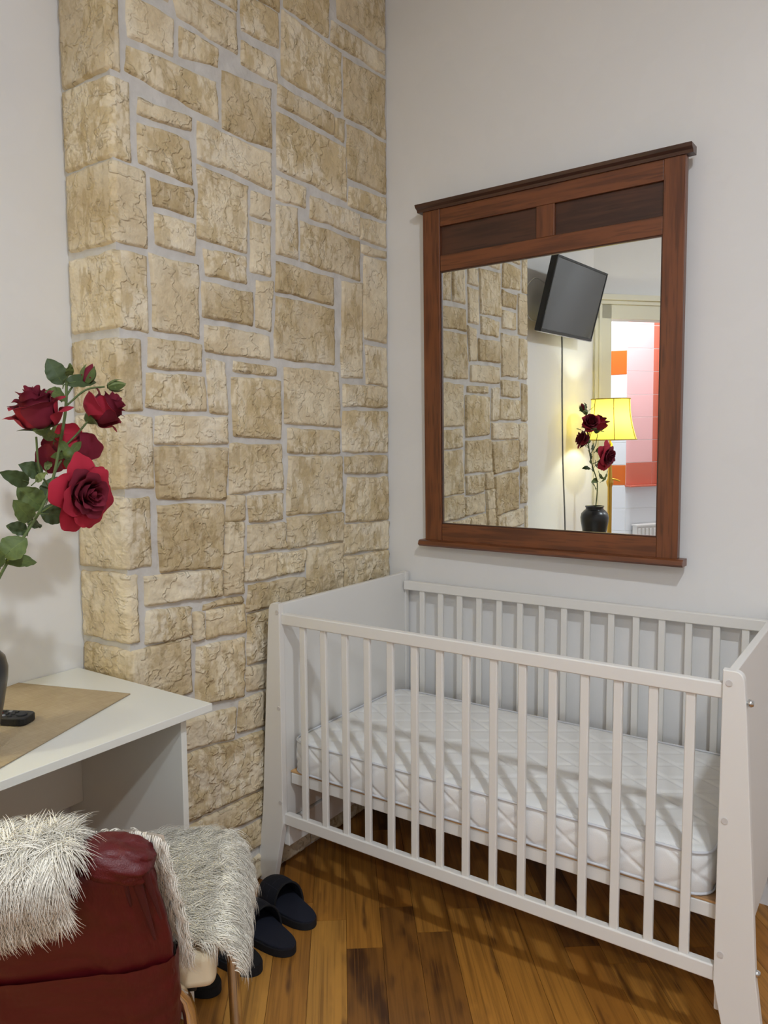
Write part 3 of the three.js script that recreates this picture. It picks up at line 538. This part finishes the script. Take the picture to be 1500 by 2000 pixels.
  function rose(pos, axis, R, open, turn, tone) {
    const head = new THREE.Group(); head.name = 'rose_head'; t.add(head);
    head.position.set(pos[0] - off[0], pos[1] - off[1], pos[2] - off[2]);
    head.quaternion.setFromUnitVectors(V(0, 1, 0), V(...axis).normalize()); head.rotateY(turn);
    const rings = [[3, 0.07, 0.16, 0.92, 1.6, 0.0, 0.12], [3, 0.12, 0.30, 0.95, 1.35, 0.12, 0.1], [4, 0.17, 0.46, 0.96, 1.1, 0.25, 0.06], [5, 0.22, 0.66, 0.90, 0.95, 0.45, 0.03], [5, 0.26, 0.90, 0.78, 0.85, 0.62, 0.0], [5, 0.26, 1.12, 0.55, 0.78, 0.75, -0.05]];
    rings.forEach(([n, r0, r1, h, W_, curl, y0], ri) => {
      if (ri === 5 && open < 0.9) n = 2;
      for (let k = 0; k < n; k++) {
        const a0 = (k + 0.37 * ri + rr(-0.12, 0.12)) / n * Math.PI * 2, rs = R * rr(0.92, 1.08), c = curl * open * rr(0.8, 1.3), ph = rr(0, 9);
        const g = surf(14, 12, (u, v) => {
          const uu = 2 * u - 1, wid = 1.12 * W_ * (0.45 + 0.55 * Math.sin(Math.min(1, v * 1.15) * Math.PI / 2)) * Math.sqrt(1 - 0.5 * Math.pow(Math.max(0, v - 0.55) / 0.45, 3)), an = a0 + uu * wid;
          const vv = v * (1 - 0.16 * uu * uu * v);
          let r = lerp(r0, r1 * (0.35 + 0.65 * open), Math.pow(vv, open < 0.6 ? 0.42 : 0.75)), y = y0 + h * 1.15 * Math.pow(vv, 1.1);
          const o0 = open < 0.6 ? 0.72 : 0.6, over = Math.max(0, vv - o0) / (1 - o0); r += c * 0.55 * over * over; y -= c * 0.55 * over * over;
          r += 0.03 * Math.sin(uu * 5 + ph) * vv * vv + (open < 0.6 ? 0.02 : 0.06) * ri / 6 * Math.sin(uu * 8 + ph * 2) * over; y += 0.035 * Math.sin(uu * 4 + ph * 3) * vv * vv;
          r += (ri < 3 ? 0.06 : 0.03) * uu;               // petals overlap in a spiral
          return V(Math.cos(an) * r, y - 0.35, Math.sin(an) * r).multiplyScalar(rs);
        });
        mesh('petal', g, M.petal[ri < 4 ? 1 : (tone + (ri === 4 ? k : 0)) % 3], head);
      }
    });
    mesh('calyx', lathe([[0, -0.62], [0.1, -0.6], [0.2, -0.5], [0.28, -0.34], [0.24, -0.2]].map(p => [p[0] * R, p[1] * R]), 18), M.leaf[0], head);
    for (let k = 0; k < 5; k++) { const a = k / 5 * Math.PI * 2; mesh('sepal', surf(4, 8, (u, v) => { const w = (u - 0.5) * 0.34 * Math.sin(Math.PI * Math.min(1, v + 0.25)), r = 0.22 + 0.62 * v, y = -0.42 + 0.30 * v - 0.25 * v * v; return V((Math.cos(a) * r - Math.sin(a) * w) * R, y * R, (Math.sin(a) * r + Math.cos(a) * w) * R); }), M.leaf[0], head); }
  }
  rose([0.226, 1.418, 1.54], [0.05, 1, 0.3], 0.068, 0.55, 0.4, 0);
  rose([0.240, 1.428, 1.408], [0.5, 0.55, -0.7], 0.060, 0.52, 1.1, 0);
  rose([0.292, 1.262, 1.492], [0.85, -0.1, -0.12], 0.054, 0.95, 2.0, 2);
  rose([0.192, 1.348, 1.455], [-0.75, 0.35, -0.45], 0.053, 0.85, 0.2, 1);
  // two closed buds
  for (const [p, ax, R, red] of [[[0.233, 1.484, 1.368], [0.25, 0.25, -1], 0.012, 0], [[0.2, 1.503, 1.41], [0, 0.9, -0.45], 0.014, 1]]) {
    const b = mesh('bud', lathe([[0, -1.2], [0.5, -1], [0.95, -0.2], [0.85, 0.8], [0.4, 1.7], [0, 2.3]].map(q => [q[0] * R, q[1] * R]), 16), red ? M.petal[1] : M.leaf[2], t);
    b.position.set(p[0] - off[0], p[1] - off[1], p[2] - off[2]); b.quaternion.setFromUnitVectors(V(0, 1, 0), V(...ax).normalize());
    for (let k = 0; k < 4; k++) { const a = k * Math.PI / 2; mesh('sepal', surf(4, 8, (u, v) => { const w = (u - 0.5) * 1.1 * Math.sin(Math.PI * Math.min(1, v * 0.8 + 0.2)), r = 0.55 + 0.5 * Math.sin(v * 2.6), y = -1.1 + 2.9 * v; return V((Math.cos(a) * r - Math.sin(a) * w) * R, y * R, (Math.sin(a) * r + Math.cos(a) * w) * R); }), M.leaf[0], b); }
  }
}

// ---------------------------------------------------------------- chair and sheepskin
const CH = [0.406, 0, 1.563], CH_TURN = THREE.MathUtils.degToRad(44);
{
  const t = thing('chair', 'chrome legged chair with a burgundy satin back cover at the desk', 'chair', CH, CH_TURN);
  mesh('seat', box(-0.205, 0.225, 0.442, 0.51, -0.17, 0.215, 0.018), M.leather, t);
  mesh('seat_frame', merge([box(-0.19, 0.19, 0.425, 0.441, -0.15, 0.19, 0.003)]), M.blackPlastic, t);
  for (const sx of [-1, 1]) {
    mesh('leg', tube([[sx * 0.2, 0.436, -0.1], [sx * 0.232, 0.41, -0.11], [sx * 0.236, 0.3, -0.12], [sx * 0.242, 0.0, -0.145]], 0.0135, 24, 14), M.chrome, t);
    mesh('leg', tube([[sx * 0.11, 0.74, 0.345], [sx * 0.125, 0.52, 0.262], [sx * 0.175, 0.43, 0.215], [sx * 0.185, 0.28, 0.225], [sx * 0.2, 0.0, 0.275]], 0.0115, 32, 14), M.chrome, t);
  }
  mesh('stretcher', tube([[-0.2, 0.425, 0.12], [0.2, 0.425, 0.12]], 0.008, 6, 10), M.chrome, t);
  // upholstery sleeve over the backrest: superellipse sections with soft creases
  const sleeve = (y0, y1, hw, ht, zc, cap, amp, s) => surf(120, 46, (u, v) => {
    const a = u * Math.PI * 2, y = lerp(y0, y1, v), k = cap ? Math.pow(Math.max(0, 1 - Math.pow(Math.max(0, (v - 0.82) / 0.18), 2.4)), 0.5) : 1;
    const c = Math.cos(a), q = Math.sin(a), e = 0.42, sx = Math.sign(c) * Math.pow(Math.abs(c), e), sz = Math.sign(q) * Math.pow(Math.abs(q), 0.75);
    const w = amp * (fbm3(sx * 3 + s, y * 16, sz * 2, 3) + 0.6 * fbm3(sx * 5, y * 5 + sx * 6, s, 2));
    return V(sx * (hw(y) + w) * (cap ? lerp(0.9, 1, k) : 1), y + amp * 1.2 * fbm3(sx * 4, s, sz * 2, 2), zc(y) + sz * (ht * (0.12 + 0.88 * k) + w));
  }, (u, v) => [u * 0.9, lerp(y0, y1, v)]);
  const zc = y => 0.262 + 0.36 * (y - 0.5);
  mesh('back_cover', sleeve(0.52, 0.765, y => 0.166 - 0.14 * Math.max(0, y - 0.6), 0.032, zc, true, 0.008, 3), M.satin, t);
  mesh('cover_skirt', sleeve(0.33, 0.566, y => 0.160 + 0.012 * Math.sin((y - 0.36) * 9), 0.044, y => zc(y) - 0.006, false, 0.008, 8), M.satin, t);
  // gathered corner of the cover: cloth pulled over the top corner, pleats running to its outer end
  mesh('gathered_corner', surf(64, 40, (u, v) => {
    const a = u * Math.PI * 2, b = (v - 0.5) * Math.PI, q = (t, e) => Math.sign(t) * Math.pow(Math.abs(t), e), dx = q(Math.cos(b) * Math.cos(a), 0.7), dy = q(Math.sin(b), 0.8), dz = q(Math.cos(b) * Math.sin(a), 0.75);
    const pleat = 0.10 * Math.sin(Math.atan2(dy, dz) * 7 + dx * 2) * sstep(-0.6, 0.9, dx), n = 0.16 * fbm3(dx * 2.2 + 1, dy * 2.2, dz * 2.2 + 7, 3);
    return V(0.100 + dx * 0.052 * (1 + n), 0.762 + (dy * 0.027 - 0.008 * dx) * (1 + pleat + n), 0.350 + dz * 0.044 * (1 + pleat + n));
  }), M.satin, t);
  for (const [x0, x1, y1, w] of [[0.128, 0.146, 0.62, 0.0045], [0.112, 0.118, 0.69, 0.003], [0.142, 0.158, 0.66, 0.0035]]) mesh('cover_pleat', surf(10, 24, (u, v) => { const y = lerp(0.752, y1, v), a = (u - 0.5) * Math.PI, r = w * (1 - 0.7 * v); return V(lerp(x0, x1, v) + Math.sin(a) * r * 1.8, y, zc(y) + 0.028 + Math.cos(a) * r); }), M.satin, t);
}
{
  const t = thing('sheepskin', 'long haired white sheepskin draped over the burgundy chair', 'sheepskin', CH, CH_TURN);
  const zc = y => 0.262 + 0.36 * (y - 0.5);
  // sheets of the pelt: seat with its right side hanging, the front of the back, over the top and down behind
  const seat = (u, v) => {                                   // u: left..right and over the edge, v: front..back
    const z = lerp(-0.165, 0.205, v), s = lerp(-0.2, 0.325 - 0.045 * v, u), R = 0.03, x0 = 0.222;
    let x, y; if (s < x0) { x = s; y = 0.524; } else { const q = s - x0, a = Math.min(q / R, Math.PI / 2); x = x0 + R * Math.sin(a) + 0.25 * Math.max(0, q - R); y = 0.524 - R * (1 - Math.cos(a)) - 0.95 * Math.max(0, q - R * Math.PI / 2); }
    return V(x + 0.012 * fbm3(z * 8, s * 8, 1, 2), y + 0.012 * fbm3(z * 7, s * 7, 5, 2), z + (s > x0 ? 0.02 * (s - x0) / 0.1 : 0));
  };
  const backFront = (u, v) => { const y = lerp(0.525, 0.785, v), x = lerp(-0.2, 0.195 - 0.03 * v, u); return V(x, y + 0.012 * fbm3(x * 9, 3, 1, 2), zc(y) - 0.05 - 0.02 * Math.sin(u * 3.1) * (1 - v) + (u > 0.86 ? (u - 0.86) * 0.22 : 0)); };
  const over = (u, v) => {                                   // only left of the gathered corner
    const x = lerp(-0.24, 0.035, u), L = lerp(0.125, 0.045, u), s = v * (0.13 + L), zt = zc(0.77); let y, z;
    if (s < 0.13) { const a = s / 0.13 * Math.PI; z = zt - 0.045 * Math.cos(a); y = 0.768 + 0.026 * Math.sin(a); } else { const q = s - 0.13; y = 0.768 - q; z = zc(y) + 0.045; }
    return V(x, y + 0.006 * fbm3(x * 9, s * 9, 2, 2), z);
  };
  const sheets = [[seat, 40, 30], [backFront, 30, 22], [over, 24, 24]];
  mesh('pelt', merge(sheets.map(([f, a, b]) => surf(a, b, f))), M.furSkin, t);
  // one lock of hair: seven strands drawn together towards the tip
  const lock = [];
  for (let k = 0; k < 7; k++) {
    const a = k * 2.4, r = 0.16 * Math.sqrt(k / 7), bx = Math.cos(a) * r, bz = Math.sin(a) * r, len = 0.75 + 0.25 * Math.cos(k * 3.7), pos = [], idx = [], sw = 0.10 * Math.sin(k * 5.1);
    const N = 6;
    for (let i = 0; i <= N; i++) {
      const s = i / N, w = 0.026 * (1 - s * 0.9), cx = bx * (1 - 0.75 * s) + sw * s * s, cy = len * (s - 0.36 * s * s), cz = bz * (1 - 0.75 * s) + len * 0.62 * s * s;
      for (let j = 0; j < 3; j++) { const b = j * 2.094; pos.push(cx + Math.cos(b) * w, cy, cz + Math.sin(b) * w); }
      if (i < N) for (let j = 0; j < 3; j++) { const p = i * 3 + j, q = i * 3 + (j + 1) % 3; idx.push(p, p + 3, q, q, p + 3, q + 3); }
    }
    const g = new THREE.BufferGeometry(); g.setAttribute('position', new THREE.Float32BufferAttribute(pos, 3)); g.setIndex(idx); g.computeVertexNormals(); lock.push(g);
  }
  const lockGeo = mergeGeometries(lock);
  const spots = [];
  const add = (f, n, flow, out, L0, L1, filter) => {
    for (let k = 0; k < n; k++) {
      const u = rnd(), v = rnd(); if (filter && !filter(u, v)) continue;
      const p = f(u, v), du = f(Math.min(1, u + 0.01), v).sub(f(Math.max(0, u - 0.01), v)), dv = f(u, Math.min(1, v + 0.01)).sub(f(u, Math.max(0, v - 0.01)));
      const n_ = new THREE.Vector3().crossVectors(du, dv).normalize(); const o = out(p, u, v); if (n_.dot(o) < 0) n_.negate();
      const fl = flow(p, u, v).add(V(rr(-0.45, 0.45), rr(-0.25, 0.25), rr(-0.45, 0.45))); spots.push([p, n_, fl, rr(L0, L1)]);
    }
  };
  add(seat, 6500, (p, u) => p.x < 0.19 ? V(0.75, 0.05, 0.15) : V(0.45, -0.9, 0.15), (p) => p.x < 0.21 ? V(0, 1, 0) : V(1, 0.3, 0), 0.035, 0.062);
  add(backFront, 2600, (p, u) => V(u > 0.8 ? 0.3 : 0, u > 0.8 ? -0.9 : -0.5, -0.2), (p, u) => u > 0.87 ? V(0.5, 0, 1) : V(0, 0, -1), 0.03, 0.05);
  add(backFront, 900, () => V(0.25, -0.8, 0), () => V(0.4, 0.3, 1), 0.03, 0.05, u => u > 0.8);
  add(over, 6000, (p, u, v) => v < 0.25 ? V(0, 0.3, -0.7) : V(0.12, -0.9, 0.12), (p, u, v) => v < 0.2 ? V(0, 1, -0.4) : V(0, 0.6, 1), 0.04, 0.07);
  const fur = new THREE.InstancedMesh(lockGeo, M.fur, spots.length); fur.name = 'fur'; fur.userData = { kind: 'stuff' }; fur.castShadow = fur.receiveShadow = true;
  const mtx = new THREE.Matrix4(), col = new THREE.Color();
  spots.forEach(([p, n_, fl, L], i) => {
    const y = n_.clone().multiplyScalar(0.55).add(fl.clone().multiplyScalar(0.5)).normalize();
    const z = fl.clone().add(V(0, -0.35, 0)); z.addScaledVector(y, -z.dot(y)).normalize(); const x = new THREE.Vector3().crossVectors(y, z);
    mtx.makeBasis(x.multiplyScalar(L), y.multiplyScalar(L), z.multiplyScalar(L)).setPosition(p); fur.setMatrixAt(i, mtx);
    const c = rr(0.92, 1); col.setRGB(c, c * 0.975, c * 0.93); fur.setColorAt(i, col);
  });
  t.add(fur);
}

// ---------------------------------------------------------------- slippers on the floor
function slipper(label, x, z, dir, len, upperMat, insoleMat, closedPart, group) {
  const t = thing('slipper', label, 'slipper', [x, 0, z], 0, group); t.rotation.y = dir;       // local +x: heel to toe
  const wid = s => 0.049 * Math.pow(Math.max(0, 1 - Math.pow(Math.abs(2 * s - 1), 3.2)), 0.5) * (0.86 + 0.2 * sstep(0.2, 0.7, s));
  const bend = s => 0.008 * Math.sin(s * 3);
  const sole = (y0, y1, k) => { const pts = []; for (let i = 0; i <= 40; i++) { const s = 0.5 - 0.5 * Math.cos(i / 40 * Math.PI); pts.push(new THREE.Vector2((s - 0.5) * len, wid(s) * k + bend(s))); } for (let i = 40; i >= 0; i--) { const s = 0.5 - 0.5 * Math.cos(i / 40 * Math.PI); pts.push(new THREE.Vector2((s - 0.5) * len, -wid(s) * k + bend(s))); } const g = new THREE.ExtrudeGeometry(new THREE.Shape(pts), { depth: y1 - y0, bevelEnabled: true, bevelThickness: 0.002, bevelSize: 0.002, bevelSegments: 2 }); g.rotateX(-Math.PI / 2); g.translate(0, y0, 0); return boxUV(g); };
  mesh('sole', sole(0.002, 0.02, 1), M.soleRubber, t); mesh('insole', sole(0.0225, 0.026, 0.9), insoleMat, t);
  const up = s => (s - (1 - closedPart)) / closedPart;
  const g = surf(36, 28, (u, v) => { const s = lerp(1 - closedPart + 0.05 * Math.sin(u * Math.PI), 0.995, v), a = u * Math.PI, w = wid(s) + 0.002, h = 0.062 * Math.pow(Math.max(0, 1 - Math.pow(up(s), 2.6)), 0.6) + 0.012; return V((s - 0.5) * len, 0.014 + h * Math.pow(Math.sin(a), 0.8), -(Math.cos(a) * w + bend(s))); }, (u, v) => [u * 0.14, v * 0.15]);
  mesh('upper', g, upperMat, t);
  const rim = []; for (let i = 0; i <= 20; i++) { const u = i / 20, s = 1 - closedPart + 0.05 * Math.sin(u * Math.PI), a = u * Math.PI, w = wid(s) + 0.002; rim.push(V((s - 0.5) * len, 0.014 + 0.074 * Math.pow(Math.sin(a), 0.8), -(Math.cos(a) * w + bend(s)))); }
  mesh('binding', tube(rim, 0.0032, 40, 8), M.soleRubber, t);
  return t;
}
slipper('navy slipper touching the cot leg, farther one of the navy pair', 0.19, 0.806, Math.PI - 0.25, 0.245, M.navy, M.navySole, 0.58, 'navy slippers by the cot');
slipper('navy checked slipper in front of its twin, nearer the chair', 0.215, 0.928, Math.PI - 0.21, 0.25, M.navy, M.navySole, 0.58, 'navy slippers by the cot');
slipper('black slipper peeping out beside the chair leg', 0.192, 1.04, Math.PI - 0.15, 0.25, M.blackFelt, M.blackFelt, 0.55, 'black slippers by the desk');
slipper('black slipper nearest the desk side panel, under the sheepskin', 0.158, 1.163, Math.PI - 0.05, 0.25, M.blackFelt, M.blackFelt, 0.55, 'black slippers by the desk');

// ---------------------------------------------------------------- television, cable, lamps
{
  // screen leans out at the top; bottom edge x=-0.10,y=1.93, top edge x=0,y=2.31, z 1.555..2.24
  const t = thing('television', 'black flat television tilted down on its wall bracket, in the mirror', 'television', [-0.05, 2.12, 1.8975]);
  t.rotation.order = 'YXZ'; t.rotation.y = Math.PI / 2; t.rotation.x = Math.atan2(0.10, 0.38);
  const w = 0.345, h = 0.2;
  mesh('casing', box(-w, w, -h, h, -0.04, -0.004, 0.006), M.blackPlastic, t);
  mesh('screen', box(-w + 0.012, w - 0.012, -h + 0.016, h - 0.012, -0.006, -0.0015, 0.001), M.screen, t);
  mesh('bezel', merge([box(-w, w, -h, -h + 0.016, -0.006, 0.001, 0.002), box(-w, w, h - 0.012, h, -0.006, 0.001, 0.002), box(-w, -w + 0.012, -h + 0.016, h - 0.012, -0.006, 0.001, 0.002), box(w - 0.012, w, -h + 0.016, h - 0.012, -0.006, 0.001, 0.002)]), M.blackPlastic, t);
  mesh('bottom_strip', box(-w + 0.01, w - 0.01, -h - 0.004, -h + 0.001, -0.03, -0.004, 0.001), M.steel, t);
  mesh('back_hump', box(-0.2, 0.2, -0.12, 0.1, -0.062, -0.038, 0.01), M.blackPlastic, t);
  mesh('bracket', tube([[0, 0, -0.06], [0, 0.01, -0.085], [0, 0.03, -0.11]], 0.016, 10, 12), M.blackPlastic, t);
}
{
  const t = thing('wall_bracket_plate', 'black bracket plate on the wall behind the television', 'bracket', [XL, 2.14, 1.8975]);
  mesh('plate', box(0, 0.008, -0.09, 0.11, -0.06, 0.06, 0.002), M.blackPlastic, t);
  mesh('arm', tube([[0.006, 0.02, 0], [0.03, 0.02, 0], [0.045, 0.015, 0]], 0.014, 10, 12), M.blackPlastic, t);
}
{
  const t = thing('cable', 'thin grey cable running down the white wall from the television', 'cable', [XL + 0.003, 0.8, 2.06]);
  mesh('cord', tube([[0, 1.25, -0.05], [0, 1.13, -0.034], [0.0005, 0.8, -0.03], [0, 0.4, -0.014], [0, 0, 0.02], [0, -0.5, 0.025], [0, -0.795, 0.03]], 0.004, 60, 8), M.cable, t);
}
{
  const t = thing('antenna_cable', 'pale looped antenna cable behind the television, in the mirror', 'cable', [XL + 0.004, 2.1, 1.58]);
  mesh('cord', tube([[0.05, 0.1, 0.13], [0.03, 0.12, 0.03], [0.012, 0.06, -0.035], [0.01, -0.03, -0.045], [0.02, -0.1, 0.0], [0.05, -0.1, 0.08]], 0.003, 40, 8), M.whiteCable, t);
}
{
  const t = thing('floor_lamp', 'brass standard lamp with a glowing yellow shade, in the mirror', 'lamp', [FLOOR_LAMP[0], 0, FLOOR_LAMP[1]]);
  mesh('base', lathe([[0, 0], [0.12, 0], [0.125, 0.006], [0.12, 0.014], [0.09, 0.022], [0.05, 0.034], [0.024, 0.05], [0.016, 0.08]], 40), M.brass, t);
  mesh('pole', lathe([[0.016, 0.08], [0.014, 0.1], [0.013, 0.6], [0.018, 0.62], [0.013, 0.64], [0.013, 1.05], [0.02, 1.07], [0.022, 1.085], [0.014, 1.1], [0.010, 1.2]], 24), M.brass, t);
  mesh('side_arm', tube([[0, 1.1, 0], [0.03, 1.095, 0.012], [0.055, 1.085, 0.02]], 0.005, 10, 8), M.brass, t);
  const sw = []; for (let k = 0; k <= 24; k++) { const a = k / 24 * Math.PI * 2.2; sw.push(V(0.028 * Math.cos(a) * Math.sin(k / 24 * Math.PI), 1.19 + 0.13 * k / 24, 0.028 * Math.sin(a) * Math.sin(k / 24 * Math.PI))); }
  mesh('twisted_neck', tube(sw, 0.006, 50, 8), M.brass, t); mesh('neck', tube([[0, 1.19, 0], [0, 1.36, 0]], 0.006, 4, 10), M.brass, t);
  mesh('bulb_socket', lathe([[0.006, 1.35], [0.018, 1.36], [0.018, 1.41], [0.012, 1.415]], 20), M.trim, t);
  const y0 = 1.335, y1 = 1.575, N = 12;
  const prof = v => lerp(0.152, 0.112, v) - 0.010 * Math.sin(v * Math.PI);
  mesh('lamp_shade', surf(N * 4, 14, (u, v) => { const a = u * Math.PI * 2, k = Math.cos(Math.PI / N) / Math.cos(((a + Math.PI / N) % (2 * Math.PI / N)) - Math.PI / N), r = prof(v) * lerp(1, k, 0.6); return V(Math.cos(a) * r, lerp(y0, y1, v), Math.sin(a) * r); }), M.shade, t);
  for (const [y, v] of [[y0, 0], [y1, 1]]) { const m = mesh('shade_trim', new THREE.TorusGeometry(prof(v), 0.0035, 8, 60), M.shadeTrim, t); m.rotation.x = Math.PI / 2; m.position.y = y; }
  for (let k = 0; k < N / 2; k++) { const a = k / (N / 2) * Math.PI * 2, pts = []; for (let i = 0; i <= 6; i++) pts.push(V(Math.cos(a) * (prof(i / 6) + 0.001), lerp(y0, y1, i / 6), Math.sin(a) * (prof(i / 6) + 0.001))); mesh('shade_rib', tube(pts, 0.0025, 12, 6), M.shadeTrim, t); }
  mesh('bulb', new THREE.SphereGeometry(0.028, 24, 16).translate(0, 1.445, 0), std({ color: 0xffffff, emissive: 0xf8f8dc, emissiveIntensity: 6 }), t);
  const l = new THREE.PointLight(0xf4f8e4, FLOOR_LAMP_POWER, 0, 2); l.position.set(0, 1.445, 0); l.castShadow = true; l.shadow.radius = 1.4; l.name = 'bulb_light'; t.add(l);
}
CEILING_LAMPS.forEach(([x, z, face, side], i) => {
  const t = thing('ceiling_lamp', i ? 'round white glass ceiling lamp at the far end of the room' : 'round white glass ceiling lamp nearest the cot', 'lamp', [x, CEIL, z], 0, 'ceiling lamps of the room');
  mesh('mount_ring', lathe([[0, 0], [0.17, 0], [0.172, -0.012], [0.16, -0.02], [0, -0.02]], 48), M.steel, t);
  mesh('glass_dome', lathe([[0.158, -0.02], [0.154, -0.04], [0.13, -0.062], [0.09, -0.074], [0.04, -0.08], [0, -0.081]], 48), std({ color: 0xffffff, emissive: 0xeaf4fd, emissiveIntensity: 6, roughness: 0.3 }), t);
  const l = new THREE.RectAreaLight(0xeaf4fd, face, 0.11, 0.11); l.position.set(0, -0.086, 0); l.rotation.x = -Math.PI / 2; l.name = 'dome_light'; t.add(l);
  const p = new THREE.PointLight(0xeaf4fd, side, 0, 2); p.position.set(0, -0.13, 0); p.castShadow = true; p.shadow.radius = 4; p.name = 'dome_side_light'; t.add(p);
});

renderer.render(scene, camera);
